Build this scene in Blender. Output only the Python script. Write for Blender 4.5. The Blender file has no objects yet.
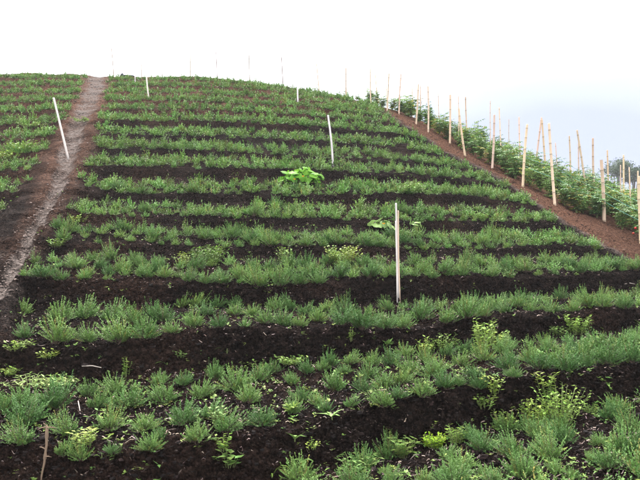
import bpy, math, random
import numpy as np
from mathutils import Vector, Euler

# ------------------------------------------------------------------ camera, sky, sun, exposure
FPX, HORV = 700.0, 270.0           # focal length and eye level in photo pixels (640 x 480)
EYE = 2.4                          # eye height above the lowest ground
scene = bpy.context.scene
C = scene.collection
cam_d = bpy.data.cameras.new('camera'); cam = bpy.data.objects.new('camera', cam_d); C.objects.link(cam)
cam_d.sensor_width = 36.0; cam_d.lens = 36.0 * FPX / 640.0
cam_d.shift_y = (HORV - 240.0) / 640.0
cam_d.clip_start = 0.1; cam_d.clip_end = 5000
cam.location = (0, 0, EYE); cam.rotation_euler = (math.radians(90), 0, 0)
scene.camera = cam

SUN_EL, SUN_AZ = 60.0, 345.0       # degrees; azimuth clockwise from +Y
w = bpy.data.worlds.new('World'); scene.world = w; w.use_nodes = True
nt = w.node_tree; nt.nodes.clear(); L = nt.links.new
def N(t, **k):
    n = nt.nodes.new(t)
    for a, b in k.items(): setattr(n, a, b)
    return n
out = N('ShaderNodeOutputWorld'); bg = N('ShaderNodeBackground'); bg2 = N('ShaderNodeBackground'); mixs = N('ShaderNodeMixShader')
sky = N('ShaderNodeTexSky', sky_type='NISHITA'); sky.sun_disc = False
sky.sun_elevation = math.radians(SUN_EL); sky.sun_rotation = math.radians(SUN_AZ)
sky.air_density = 1.0; sky.dust_density = 2.0
bg.inputs['Strength'].default_value = 0.10
L(sky.outputs[0], bg.inputs['Color'])
tc = N('ShaderNodeTexCoord'); sx = N('ShaderNodeSeparateXYZ'); L(tc.outputs['Generated'], sx.inputs[0])
mp = N('ShaderNodeMapping'); L(tc.outputs['Generated'], mp.inputs['Vector'])
mp.inputs['Scale'].default_value = (1, 1, 2.2); mp.inputs['Location'].default_value = (0.35, 0.1, 0.2)
nz = N('ShaderNodeTexNoise'); nz.inputs['Scale'].default_value = 2.1; nz.inputs['Detail'].default_value = 4.0; nz.inputs['Roughness'].default_value = 0.45
L(mp.outputs[0], nz.inputs['Vector'])
# cloud deck: grey-blue low down all round the horizon, brightening upwards, stirred by noise
ma = N('ShaderNodeMath', operation='MULTIPLY_ADD'); L(nz.outputs['Fac'], ma.inputs[0]); ma.inputs[1].default_value = 0.16; L(sx.outputs['Z'], ma.inputs[2])
cr = N('ShaderNodeValToRGB'); L(ma.outputs[0], cr.inputs[0])
e = cr.color_ramp.elements
e[0].position = 0.19; e[0].color = (0.192, 0.205, 0.275, 1)
e[1].position = 0.37; e[1].color = (1.0, 1.0, 1.0, 1)
m1 = e.new(0.265); m1.color = (0.203, 0.215, 0.280, 1)
m2 = e.new(0.31); m2.color = (0.27, 0.283, 0.325, 1)
L(cr.outputs[0], bg2.inputs['Color']); bg2.inputs['Strength'].default_value = 1.05
mixs.inputs[0].default_value = 0.90
L(bg.outputs[0], mixs.inputs[1]); L(bg2.outputs[0], mixs.inputs[2]); L(mixs.outputs[0], out.inputs[0])

sd = bpy.data.lights.new('sun', 'SUN'); sun = bpy.data.objects.new('sun', sd); C.objects.link(sun)
sd.energy = 1.5; sd.angle = math.radians(10); sd.color = (1.0, 0.97, 0.92)
az, el = math.radians(SUN_AZ), math.radians(SUN_EL)
sdir = Vector((math.sin(az) * math.cos(el), math.cos(az) * math.cos(el), math.sin(el)))
sun.rotation_euler = (-sdir).to_track_quat('-Z', 'Y').to_euler(); sun.location = (0, -5, 30)
vs = scene.view_settings
vs.view_transform = 'Standard'; vs.look = 'None'; vs.gamma = 1.0; vs.use_curve_mapping = False; vs.exposure = 1.75

# ------------------------------------------------------------------ helpers
rng = np.random.default_rng(7); random.seed(7)

def smooth(a, b, x):
    t = np.clip((x - a) / (b - a), 0, 1); return t * t * (3 - 2 * t)

def _h(ix, iy, iz, s):
    n = (ix.astype(np.int64) * 374761393 + iy.astype(np.int64) * 668265263 + iz.astype(np.int64) * 2147483647 + s * 974711) & 0xffffffff
    n = ((n ^ (n >> 13)) * 1274126177) & 0xffffffff
    n = n ^ (n >> 16)
    return (n & 0xffff) / 65535.0
def vnoise(P, s=0):
    i = np.floor(P).astype(np.int64); f = P - i; f = f * f * (3 - 2 * f)
    r = 0
    for dx in (0, 1):
        for dy in (0, 1):
            for dz in (0, 1):
                wx = f[:, 0] if dx else 1 - f[:, 0]; wy = f[:, 1] if dy else 1 - f[:, 1]; wz = f[:, 2] if dz else 1 - f[:, 2]
                r = r + wx * wy * wz * _h(i[:, 0] + dx, i[:, 1] + dy, i[:, 2] + dz, s)
    return r * 2 - 1

def quads_mesh(name, V, F, mats, tint=None, mi=None, smooth_sh=False):
    me = bpy.data.meshes.new(name); V = np.asarray(V, np.float32); F = np.asarray(F, np.int32); n = F.shape[1]
    me.vertices.add(len(V)); me.vertices.foreach_set('co', V.ravel())
    me.loops.add(F.size); me.loops.foreach_set('vertex_index', F.ravel())
    me.polygons.add(len(F)); me.polygons.foreach_set('loop_start', np.arange(len(F), dtype=np.int32) * n)
    me.polygons.foreach_set('loop_total', np.full(len(F), n, np.int32))
    if mi is not None: me.polygons.foreach_set('material_index', np.asarray(mi, np.int32))
    me.polygons.foreach_set('use_smooth', np.full(len(F), smooth_sh))
    if tint is not None:
        t = np.asarray(tint, np.float32)
        if t.shape[1] == 3: t = np.hstack([t, np.ones((len(t), 1), np.float32)])
        at = me.attributes.new('tint', 'FLOAT_COLOR', 'POINT'); at.data.foreach_set('color', t.ravel())
    me.update(calc_edges=True)
    for m in mats: me.materials.append(m)
    return me

def link(name, data, parent=None, loc=None):
    o = bpy.data.objects.new(name, data); C.objects.link(o)
    if parent is not None: o.parent = parent
    if loc is not None: o.location = loc
    return o
def tag(o, label, cat=None, group=None, kind=None):
    o['label'] = label
    if cat: o['category'] = cat
    if group: o['group'] = group
    if kind: o['kind'] = kind
    return o
def thing(name, label, cat, loc, rz=0.0, scale=1.0, group=None):
    o = link(name, None, None, loc); o.rotation_euler = (0, 0, rz)
    o.scale = scale if isinstance(scale, (tuple, list)) else (scale,) * 3
    return tag(o, label, cat, group)

class Geo:                         # collects quads
    def __init__(s): s.V = []; s.F = []; s.T = []; s.n = 0
    def add(s, V, F, tint=(1, 1, 1)):
        V = np.asarray(V, float); F = np.asarray(F, int)
        s.V.append(V); s.F.append(F + s.n); s.n += len(V)
        t = np.asarray(tint, float); s.T.append(np.tile(t, (len(V), 1)) if t.ndim == 1 else t)
    def mesh(s, name, mat, smooth_sh=False):
        return quads_mesh(name, np.vstack(s.V), np.vstack(s.F), [mat], np.vstack(s.T), None, smooth_sh)
    def arrays(s): return np.vstack(s.V), np.vstack(s.F), np.vstack(s.T)

def tube(g, pts, rad, sides=5, tint=(1, 1, 1), cap=True):
    pts = np.asarray(pts, float); m = len(pts); rad = np.broadcast_to(np.asarray(rad, float), (m,))
    V = []
    for i in range(m):
        d = pts[min(i + 1, m - 1)] - pts[max(i - 1, 0)]; d = d / (np.linalg.norm(d) + 1e-9)
        a = np.cross(d, [0.31, 0.95, 0.05] if abs(d[1]) < .9 else [1, 0, 0]); a /= np.linalg.norm(a); b = np.cross(d, a)
        for k in range(sides):
            t = 2 * math.pi * k / sides; V.append(pts[i] + rad[i] * (a * math.cos(t) + b * math.sin(t)))
    F = [(i * sides + k, i * sides + (k + 1) % sides, (i + 1) * sides + (k + 1) % sides, (i + 1) * sides + k) for i in range(m - 1) for k in range(sides)]
    if cap:
        V.append(pts[-1]); c = len(V) - 1; b0 = (m - 1) * sides
        F += [(b0 + k, b0 + (k + 1) % sides, c, c) for k in range(0)]
        V.append(pts[0])
        for k in range(0, sides, 2):
            F.append((c, b0 + k, b0 + (k + 1) % sides, b0 + (k + 2) % sides))
    g.add(V, F, tint)

def unit(v): return v / (np.linalg.norm(v) + 1e-9)
def leaf1(g, p, d, ln, wd, tint, *a):
    d = unit(d); s = unit(np.cross(d, [.02, .01, 1.0]))
    g.add([p, p + d * ln * .5 + s * wd * .5, p + d * ln, p + d * ln * .5 - s * wd * .5], [(0, 3, 2, 1)], tint)
def leaf(g, p, d, ln, wd, tint, fold=0.25, droop=0.0, up=np.array([0, 0, 1.0])):
    """ovate folded leaf: two quads along a midrib"""
    d = unit(d); s = np.cross(d, up)
    if np.linalg.norm(s) < 1e-3: s = np.array([1.0, 0, 0])
    s = unit(s); n = np.cross(s, d)
    mid = p + d * ln * .5 - n * wd * fold; tip = p + d * ln - np.array([0, 0, 1]) * droop * ln
    l = p + d * ln * .42 + s * wd * .5; r = p + d * ln * .42 - s * wd * .5
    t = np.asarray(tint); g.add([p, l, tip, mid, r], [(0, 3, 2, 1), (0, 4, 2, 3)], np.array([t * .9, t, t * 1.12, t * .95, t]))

# ------------------------------------------------------------------ materials
def mat(name):
    m = bpy.data.materials.new(name); m.use_nodes = True
    return m, m.node_tree, m.node_tree.nodes, m.node_tree.links.new, m.node_tree.nodes['Principled BSDF']

def leaf_mat(name, col, trans=0.25, rough=0.55, var=0.25, hue=0.02, spec=0.3):
    m, t, n, l, p = mat(name)
    a = n.new('ShaderNodeAttribute'); a.attribute_name = 'tint'
    oi = n.new('ShaderNodeObjectInfo')
    hs = n.new('ShaderNodeHueSaturation'); hs.inputs['Color'].default_value = (*col, 1)
    mr = n.new('ShaderNodeMapRange'); l(oi.outputs['Random'], mr.inputs[0]); mr.inputs[3].default_value = 1 - var; mr.inputs[4].default_value = 1 + var
    l(mr.outputs[0], hs.inputs['Value'])
    mh = n.new('ShaderNodeMapRange'); l(oi.outputs['Random'], mh.inputs[0]); mh.inputs[3].default_value = .5 + hue; mh.inputs[4].default_value = .5 - hue
    l(mh.outputs[0], hs.inputs['Hue'])
    mx = n.new('ShaderNodeMix'); mx.data_type = 'RGBA'; mx.blend_type = 'MULTIPLY'; mx.inputs[0].default_value = 1
    l(hs.outputs[0], mx.inputs[6]); l(a.outputs['Color'], mx.inputs[7])
    l(mx.outputs[2], p.inputs['Base Color']); p.inputs['Roughness'].default_value = rough
    p.inputs['Specular IOR Level'].default_value = spec
    tr = n.new('ShaderNodeBsdfTranslucent'); l(mx.outputs[2], tr.inputs['Color'])
    ms = n.new('ShaderNodeMixShader'); ms.inputs[0].default_value = trans
    l(p.outputs[0], ms.inputs[1]); l(tr.outputs[0], ms.inputs[2]); l(ms.outputs[0], n['Material Output'].inputs['Surface'])
    return m

def plain_mat(name, col, rough=.8, nscale=20, amt=.35, col2=None, stretch=(1, 1, 1), bump=.2, attr=False):
    m, t, n, l, p = mat(name)
    tcn = n.new('ShaderNodeTexCoord'); mpn = n.new('ShaderNodeMapping'); mpn.inputs['Scale'].default_value = stretch
    l(tcn.outputs['Object'], mpn.inputs['Vector'])
    no = n.new('ShaderNodeTexNoise'); no.inputs['Scale'].default_value = nscale; no.inputs['Detail'].default_value = 5; l(mpn.outputs[0], no.inputs['Vector'])
    mx = n.new('ShaderNodeMix'); mx.data_type = 'RGBA'; l(no.outputs['Fac'], mx.inputs[0])
    c2 = col2 or tuple(c * (1 - amt) for c in col)
    mx.inputs[6].default_value = (*c2, 1); mx.inputs[7].default_value = (*[min(1, c * (1 + amt * .6)) for c in col], 1)
    src = mx.outputs[2]
    if attr:
        a = n.new('ShaderNodeAttribute'); a.attribute_name = 'tint'
        m2_ = n.new('ShaderNodeMix'); m2_.data_type = 'RGBA'; m2_.blend_type = 'MULTIPLY'; m2_.inputs[0].default_value = 1
        l(src, m2_.inputs[6]); l(a.outputs['Color'], m2_.inputs[7]); src = m2_.outputs[2]
    l(src, p.inputs['Base Color']); p.inputs['Roughness'].default_value = rough; p.inputs['Specular IOR Level'].default_value = .25
    bp = n.new('ShaderNodeBump'); bp.inputs['Strength'].default_value = bump; bp.inputs['Distance'].default_value = .01
    l(no.outputs['Fac'], bp.inputs['Height']); l(bp.outputs[0], p.inputs['Normal'])
    return m

def soil_mat():
    m, t, n, l, p = mat('soil')
    a = n.new('ShaderNodeAttribute'); a.attribute_name = 'tint'; sp = n.new('ShaderNodeSeparateColor'); l(a.outputs['Color'], sp.inputs[0])
    tcn = n.new('ShaderNodeTexCoord')
    def noise(sc, det=6, rough=.6):
        x = n.new('ShaderNodeTexNoise'); x.inputs['Scale'].default_value = sc; x.inputs['Detail'].default_value = det; x.inputs['Roughness'].default_value = rough
        l(tcn.outputs['Object'], x.inputs['Vector']); return x
    def ramp(src, p0, c0, p1, c1):
        r = n.new('ShaderNodeValToRGB'); l(src, r.inputs[0]); e_ = r.color_ramp.elements
        e_[0].position = p0; e_[0].color = (*c0, 1); e_[1].position = p1; e_[1].color = (*c1, 1); return r
    def mix(f, A, B):
        x = n.new('ShaderNodeMix'); x.data_type = 'RGBA'; l(f, x.inputs[0]); l(A, x.inputs[6]); l(B, x.inputs[7]); return x.outputs[2]
    n1 = noise(1.7); n2 = noise(14, 8, .7); n3 = noise(48, 4, .75)
    nm = n.new('ShaderNodeMix'); nm.data_type = 'FLOAT'; nm.inputs[0].default_value = .5; l(n2.outputs['Fac'], nm.inputs[2]); l(n3.outputs['Fac'], nm.inputs[3])
    dark = ramp(nm.outputs[0], .44, (.0017, .0013, .0012), .61, (.0230, .0160, .0138))  # dark soil; the ramp's low end paints crevice shade into the colour
    red = ramp(nm.outputs[0], .42, (.045, .021, .014), .64, (.215, .108, .070))
    pale = ramp(nm.outputs[0], .42, (.095, .076, .068), .64, (.26, .215, .195))
    cb = n.new('ShaderNodeTexVoronoi'); cb.inputs['Scale'].default_value = 30; l(tcn.outputs['Object'], cb.inputs['Vector'])
    sc_ = n.new('ShaderNodeSeparateColor'); l(cb.outputs['Color'], sc_.inputs[0])
    c1 = mix(sp.outputs[0], dark.outputs[0], red.outputs[0])
    c2 = mix(sp.outputs[1], c1, pale.outputs[0])
    # flecks of dry straw and root crumbs
    vo = n.new('ShaderNodeTexVoronoi'); vo.inputs['Scale'].default_value = 26; vo.inputs['Randomness'].default_value = 1
    mpv = n.new('ShaderNodeMapping'); mpv.inputs['Scale'].default_value = (1, .6, 1.6); l(tcn.outputs['Object'], mpv.inputs['Vector']); l(mpv.outputs[0], vo.inputs['Vector'])
    fl = ramp(vo.outputs['Distance'], .13, (1, 1, 1), .22, (0, 0, 0))
    gate = ramp(n1.outputs['Fac'], .45, (0, 0, 0), .65, (.75, .75, .75))
    mm = n.new('ShaderNodeMath'); mm.operation = 'MULTIPLY'; l(fl.outputs[0], mm.inputs[0]); l(gate.outputs[0], mm.inputs[1])
    fc = n.new('ShaderNodeRGB'); fc.outputs[0].default_value = (.095, .070, .060, 1)
    c3 = mix(mm.outputs[0], c2, fc.outputs[0])
    mrc = n.new('ShaderNodeMapRange'); l(sc_.outputs[0], mrc.inputs[0]); mrc.inputs[3].default_value = .45; mrc.inputs[4].default_value = 1.6
    hv_ = n.new('ShaderNodeHueSaturation'); l(c3, hv_.inputs['Color']); l(mrc.outputs[0], hv_.inputs['Value']); c3 = hv_.outputs[0]
    l(c3, p.inputs['Base Color']); p.inputs['Roughness'].default_value = 1.0; p.inputs['Specular IOR Level'].default_value = .03
    ad = n.new('ShaderNodeMath'); ad.operation = 'MULTIPLY_ADD'; l(cb.outputs['Distance'], ad.inputs[0]); ad.inputs[1].default_value = -.8; l(n2.outputs['Fac'], ad.inputs[2])
    bp = n.new('ShaderNodeBump'); bp.inputs['Strength'].default_value = 1.0; bp.inputs['Distance'].default_value = .06
    l(ad.outputs[0], bp.inputs['Height']); l(bp.outputs[0], p.inputs['Normal'])
    return m

M_SOIL = soil_mat()
M_THYME = leaf_mat('thyme_leaf', (.126, .244, .066), .16, .55, .26, .018)
M_WOOD = plain_mat('thyme_stem', (.115, .080, .062), .9, 60)
M_WEED = leaf_mat('weed_leaf', (.25, .38, .085), .30, .5, .18, .02)
M_STEMG = plain_mat('weed_stem', (.20, .24, .09), .7, 40)
M_SQUASH = leaf_mat('squash_leaf', (.16, .38, .035), .32, .5, .12, .01, .2)
M_FLOWER = leaf_mat('squash_flower', (.85, .36, .02), .25, .5, .05, .005)
M_STAKED = leaf_mat('trellis_leaf', (.150, .268, .078), .27, .40, .30, .02, .5)
M_TREE = leaf_mat('tree_leaf', (.085, .135, .075), .2, .6, .15, .01)
M_BARK = plain_mat('bark', (.16, .12, .09), .9, 12)
M_BAMBOO = plain_mat('bamboo', (.74, .57, .42), .6, 6, .2, (.58, .42, .29), (8, 8, 1), .1, True)
M_PALE = plain_mat('pale_stake', (.74, .70, .65), .7, 5, .3, None, (10, 10, .8), .1, True)
M_GREYST = plain_mat('weathered_stake', (.36, .29, .25), .8, 6, .25, None, (8, 8, 1), .1, True)
M_STRAW = plain_mat('straw', (.33, .27, .235), .85, 30, .4, None, (1, 1, 1), .1, True)
M_CLOD = plain_mat('clod', (.0115, .0080, .0074), .95, 40, .5, None, (1, 1, 1), .4, True)
M_RED = leaf_mat('red_fruit', (.55, .03, .02), .05, .35, .1, .005, .5)
M_STRING = plain_mat('string', (.10, .36, .32), .6, 30)
M_DARK = plain_mat('dark_cloth', (.030, .034, .052), .8, 15)

# ------------------------------------------------------------------ the terraced hillside
UL = [0, 90, 200, 300, 400, 480, 560, 640, 950]
def row(vf, df, vb): return vf, df, vb
rows = [   # (front edge v at u), (front edge distance), (foot of the next bank v at u)
 ('r0', {0: 665, 200: 655, 320: 640, 480: 590, 640: 545, 950: 500}, {0: 4.0, 320: 4.0, 480: 4.3, 640: 4.6, 950: 5.2},
        {0: 500, 200: 490, 280: 476, 320: 470, 360: 456, 420: 441, 480: 426, 560: 411, 600: 404, 640: 393, 950: 365}),
 ('A', {-320: 440, 0: 440, 60: 446, 120: 452, 200: 442, 280: 429, 340: 413, 400: 397, 440: 389, 500: 379, 560: 373, 640: 365, 950: 342}, {0: 7.0, 200: 7.0, 320: 7.3, 480: 7.8, 640: 8.3, 950: 9.3},
        {-320: 365, 0: 367, 60: 374, 100: 379, 160: 373, 240: 367, 300: 359, 350: 354, 400: 348, 450: 343, 520: 340, 600: 331, 640: 326, 950: 312}),
 ('B', {-320: 335, 0: 340, 60: 345, 140: 342, 170: 333, 230: 329, 300: 329, 340: 327, 390: 330, 420: 326, 480: 316, 540: 316, 600: 311, 640: 309, 950: 300}, {0: 9.5, 200: 9.6, 320: 9.9, 480: 10.5, 640: 11.6, 950: 13.5},
        {0: 303, 130: 304, 200: 304, 280: 304, 360: 304, 440: 298, 500: 296, 560: 293, 640: 290, 950: 286}),
 ('C', {0: 277, 60: 279, 120: 279, 200: 284, 280: 286, 330: 282, 400: 278, 480: 277, 540: 277, 600: 273, 640: 272, 950: 276}, {0: 12.3, 320: 12.4, 400: 12.7, 480: 13.3, 560: 14.3, 640: 15.2, 950: 19},
        {0: 252, 40: 253, 120: 258, 200: 265, 300: 266, 400: 262, 500: 258, 560: 255, 640: 259, 950: 270}),
 ('D', {0: 243, 60: 241, 120: 243, 200: 248, 280: 247, 340: 246, 400: 249, 440: 250, 500: 248, 560: 245, 640: 254.5, 950: 268}, {0: 14.5, 320: 14.6, 400: 15, 480: 16, 560: 17.3, 640: 18.2, 950: 21},
        {0: 228, 120: 229, 200: 232, 300: 232, 400: 229, 500: 227, 560: 227, 640: 248, 950: 266}),
 ('E', {0: 214, 75: 213, 120: 216, 200: 218, 300: 219, 400: 221, 480: 222, 560: 222, 640: 244, 950: 266}, {0: 16.7, 320: 16.8, 400: 17.3, 480: 18.8, 560: 20.1, 640: 20.7, 950: 23},
        {0: 206, 200: 206, 300: 208, 400: 207, 480: 206, 560: 214, 640: 240, 950: 265}),
 ('F', {0: 194, 80: 191, 160: 194, 240: 195, 300: 196, 400: 194, 480: 196, 560: 211, 640: 237, 950: 264.5}, {0: 19.0, 320: 19.0, 400: 19.8, 480: 21.2, 560: 21.9, 640: 22.3, 950: 24.5}, None),
 ('G', {0: 172, 90: 167, 200: 169, 300: 171, 400: 174, 480: 181, 560: 203.5, 640: 231.5, 950: 263.5}, {0: 21.4, 320: 21.5, 400: 22.5, 480: 23.7, 560: 23.5, 640: 23.8, 950: 26}, None),
 ('H', {0: 155, 90: 149, 200: 151, 300: 156, 400: 161, 480: 170.5, 560: 198, 640: 226.5, 950: 262.5}, {0: 24, 320: 24, 400: 25, 480: 25.9, 560: 24.8, 640: 25, 950: 27}, None),
 ('I', {0: 141, 90: 135, 200: 137, 300: 141, 400: 148, 480: 163.5, 560: 194, 640: 222.5, 950: 262}, {0: 26.4, 320: 26.4, 400: 27.3, 480: 27.5, 560: 26, 640: 26, 950: 28}, None),
 ('J', {0: 126, 90: 121, 200: 122, 300: 126, 400: 134, 480: 159, 560: 190.5, 640: 219, 950: 261.5}, {0: 29, 320: 29, 400: 30, 480: 28.9, 560: 27.1, 640: 27, 950: 29}, None),
 ('K', {0: 114, 90: 110, 200: 111, 300: 115, 400: 124.5, 480: 155.5, 560: 187.5, 640: 216, 950: 261}, {0: 31, 320: 31.2, 400: 32, 480: 30.1, 560: 28.2, 640: 28, 950: 30}, None),
 ('L', {0: 103, 90: 101, 200: 102, 300: 107, 400: 119, 480: 152.5, 560: 185.5, 640: 213.5, 950: 260.5}, {0: 33, 320: 33.2, 400: 33.4, 480: 31.1, 560: 29.1, 640: 28.9, 950: 31}, None),
 ('M', {0: 94, 90: 93, 200: 94, 300: 100, 400: 115.3, 480: 150.5, 560: 184, 640: 211.5, 950: 260}, {0: 35, 320: 35, 400: 34.4, 480: 31.9, 560: 29.9, 640: 29.7, 950: 32}, None),
 ('N', {0: 86.5, 90: 86.5, 200: 87, 250: 90, 300: 95, 350: 102.5, 400: 113.2, 480: 149, 560: 183, 640: 210, 950: 259.5}, {0: 37, 320: 36.8, 400: 35.2, 480: 32.6, 560: 30.6, 640: 30.4, 950: 33}, None),
 ('O', {0: 78.5, 90: 80, 200: 81, 250: 85, 300: 91, 350: 99.5, 400: 112, 480: 148, 560: 182.3, 640: 209, 950: 259}, {0: 39, 320: 38.6, 400: 36, 480: 33.3, 560: 31.3, 640: 31, 950: 34}, None),
 ('crest', {0: 72.8, 60: 72.5, 80: 74, 100: 77, 140: 76, 200: 76, 250: 81, 300: 88.8, 350: 98.3, 400: 111.4, 480: 147.5, 560: 182, 640: 208.4, 950: 258.5}, {0: 41.5, 320: 40.5, 400: 36.8, 480: 34, 560: 32, 640: 31.6, 950: 35}, None)]
NK = len(rows)
U = np.arange(-200, 841, 2.5); NC = len(U)
def ev(d):
    k = sorted(d); y = np.interp(U, k, [d[x] for x in k])
    ker = np.hanning(13); ker /= ker.sum(); return np.convolve(np.pad(y, 6, mode='edge'), ker, 'valid')
zf = lambda v, D: (HORV - v) / FPX * D
Df = [ev(r[2]) for r in rows]; Vf = [ev(r[1]) for r in rows]; Zf = [zf(v, d) for v, d in zip(Vf, Df)]
prof, base, ntread = [], [], []
cnt = 0
def seg(D0, z0, D1, z1, n, ease=False):
    global cnt
    t = np.arange(n) / n
    for x in t: prof.append((D0 + (D1 - D0) * x, z0 + (z1 - z0) * x))
    cnt += n
one = np.ones(NC)
seg(one * .4, one * -2.30, one * 2.6, one * -2.32, 10)
seg(one * 2.6, one * -2.32, Df[0], Zf[0], 14)
FR = []
for k in range(NK - 1):
    run = .15 if k < 3 else .22
    Db = Df[k + 1] - run
    if rows[k][3] and k < 3:
        Zb = zf(ev(rows[k][3]), Db); Zb = np.minimum(Zb, Zf[k + 1] - .22) - .06
    else:
        rise = Zf[k + 1] - Zf[k]; Zb = Zf[k + 1] - np.clip(rise * (.34 if k < 7 else .26), .04, .42)
    a = 70 if k < 2 else (56 if k == 2 else 29); b = 34 if k < 2 else (26 if k == 2 else 14)
    base.append(cnt); ntread.append(a)
    seg(Df[k], Zf[k], Db, Zb, a); seg(Db, Zb, Df[k + 1], Zf[k + 1], b)
base.append(cnt)
Dc, Zc = Df[-1], Zf[-1]
seg(Dc, Zc, Dc + 3, Zc + .10, 10); seg(Dc + 3, Zc + .10, Dc + 8, Zc - .7, 10)
seg(Dc + 8, Zc - .7, Dc + 26, Zc - 4.0, 12); seg(Dc + 26, Zc - 4.0, Dc + 75, one * -2.6, 14); prof.append((Dc + 75, one * -2.6))
GD = np.array([p_[0] for p_ in prof]); GZ = np.array([p_[1] for p_ in prof]); NR = len(GD)
def gsm(A, sig):
    r = int(sig * 3); k_ = np.exp(-.5 * (np.arange(-r, r + 1) / sig) ** 2); k_ /= k_.sum()
    P_ = np.pad(A, ((r, r), (0, 0)), mode='edge'); o = np.zeros_like(A)
    for i, c in enumerate(k_): o += c * P_[i:i + len(A)]
    return o
GD = gsm(GD, 2.6); GZ = gsm(GZ, 2.6)
# slope without terraces, for the footpath and the track
ZS = np.empty_like(GZ)
for j in range(NC):
    dm = [0.4, 2.6] + [.5 * (Df[k][j] + Df[k + 1][j]) for k in range(NK - 1)] + [Dc[j], Dc[j] + 3, Dc[j] + 8, Dc[j] + 26, Dc[j] + 75]
    zm = [-2.3, -2.32] + [.5 * (Zf[k][j] + Zf[k + 1][j]) for k in range(NK - 1)] + [Zc[j], Zc[j] + .1, Zc[j] - .7, Zc[j] - 4, -2.6]
    ZS[:, j] = np.interp(GD[:, j], dm, zm)
ZS = gsm(ZS, 8)
UU = np.broadcast_to(U, GD.shape); VS = HORV - FPX * ZS / GD
pv = [72, 78, 90, 110, 130, 150, 170, 190, 210, 230, 250, 270, 290, 330, 400]
pu = [99, 97, 95, 84, 76, 70, 63, 55, 45, 34, 25, 12, 0, -40, -110]
pw = [6, 7, 8, 9, 9, 9, 8, 6.5, 6, 6, 6, 6, 6, 9, 13]
lbv = [72, 80, 100, 120, 140, 160, 180, 200, 230, 300]; lbu = [90, 88, 81, 66, 55, 42, 33, 20, -8, -100]
rbv = [72, 80, 100, 130, 150, 175, 205, 225, 255, 300, 345, 480]; rbu = [105, 105, 100, 94, 92, 80, 70, 52, 34, 8, 5, -400]
tlu = [340, 370, 392, 415, 445, 460, 480, 505, 530, 560, 595, 615, 640, 720, 960]; tlv = [60, 98, 117, 132, 152, 160, 168, 181, 200, 220, 240, 252, 266, 296, 350]
tou = [340, 370, 388, 401, 416, 428, 450, 465, 492, 523, 555, 604, 640, 720, 960]; tov = [60, 92, 110, 113, 123, 131, 143, 155, 167, 186, 204, 220, 241, 270, 330]
def zones(u, v, wob):
    lb = np.interp(v, lbv, lbu); rb = np.interp(v, rbv, rbu)
    wl = smooth(-14, 2, u - lb) * smooth(-14, 2, rb - u) * smooth(350, 325, v)
    pc = np.interp(v, pv, pu); hw = np.interp(v, pv, pw)
    path = (1 - smooth(.55, 1.35, np.abs(u - pc + wob * 3.5) / hw)) * (v < 420)
    sgn = np.interp(u, tlu, tlv) - v
    wr = smooth(-3, 5, sgn) * (u > 350)
    return wl, path, wr, sgn
_q = np.stack([(UU - 320) / FPX * GD, GD, ZS], -1).reshape(-1, 3)
wob = (vnoise(_q * 1.1, 21) + .7 * vnoise(_q * 2.7, 22)).reshape(GD.shape)
WL, PATH, WR, SGN = zones(UU, VS, wob)
hidden_side = smooth(0, 4, GD - Dc)                  # far side of the hill: no terraces
WT = np.maximum.reduce([WL, WR, hidden_side])
GZ = GZ * (1 - WT) + ZS * WT - .13 * PATH * (1 - hidden_side) * smooth(84, 120, VS)
GX = (UU - 320) / FPX * GD; GY = GD.copy()
# relief
P = np.stack([GX, GY, GZ], -1); flat = P.reshape(-1, 3)
du = np.gradient(P, axis=1); dv = np.gradient(P, axis=0); nrm = np.cross(du, dv); nrm /= np.linalg.norm(nrm, axis=2, keepdims=True) + 1e-9
tre = (1 - .55 * np.maximum(PATH, .4 * WR)).ravel()
rel = .050 * vnoise(flat * 1.3, 1) + .032 * vnoise(flat * 3.1, 2) + .026 * vnoise(flat * 8.0, 3)
near = smooth(24, 12, flat[:, 1])
rel = rel + near * (.034 * vnoise(flat * 15.0, 4) + .022 * vnoise(flat * 34.0, 5))
P = P + nrm * (rel * tre).reshape(NR, NC, 1)
P[..., 2] += EYE
# soil tint: red = reddish dry earth, green = pale trodden path
warp = vnoise(flat * .9, 8).reshape(NR, NC); w2 = vnoise(flat * 3.3, 9).reshape(NR, NC)
VG = HORV - FPX * GZ / GD
track_in = (np.interp(UU, tlu, tlv) - VG); track_out = (np.interp(UU, tou, tov) - VG)
red = .02 + .13 * np.clip(warp, 0, 1) + .95 * smooth(132, 95, VG) * (.65 + .4 * w2) + .30 * WL * smooth(215, 120, VG)
red = np.maximum(red, .92 * smooth(-2, 4, track_in) * (UU > 350))
red = np.maximum(red, .55 * smooth(120, 60, UU) * smooth(215, 150, VG) * (.6 + .5 * w2) * (UU < 120))
red = red * (1 - .35 * smooth(560, 660, UU) * (WR > .5))
pale = PATH * (.95 + .40 * w2 + .25 * smooth(200, 270, VG)) + .75 * np.exp(-((track_in - .5) / 1.6) ** 2) * (UU > 385) * (.55 + .6 * w2)
pale += .38 * smooth(125, 82, VG) * WL * (.8 + .5 * w2) + .16 * WL * np.clip(w2 + .2, 0, 1)
w3 = vnoise(flat * 7.0, 31).reshape(NR, NC)
pale = pale * (.75 + .55 * w3); red = red + .42 * smooth(26, 12, np.abs(UU - np.interp(VG, pv, pu))) * smooth(300, 200, VG) * (.6 + .6 * w2)
tint = np.stack([np.clip(red, 0, 1), np.clip(pale, 0, 1), 0 * red], -1)
idx = np.arange(NR * NC).reshape(NR, NC)
Fq = np.stack([idx[:-1, :-1], idx[:-1, 1:], idx[1:, 1:], idx[1:, :-1]], -1).reshape(-1, 4)
cell = lambda A: .25 * (A[:-1, :-1] + A[:-1, 1:] + A[1:, 1:] + A[1:, :-1]).ravel()
cP = cell(PATH) > .5
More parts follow.
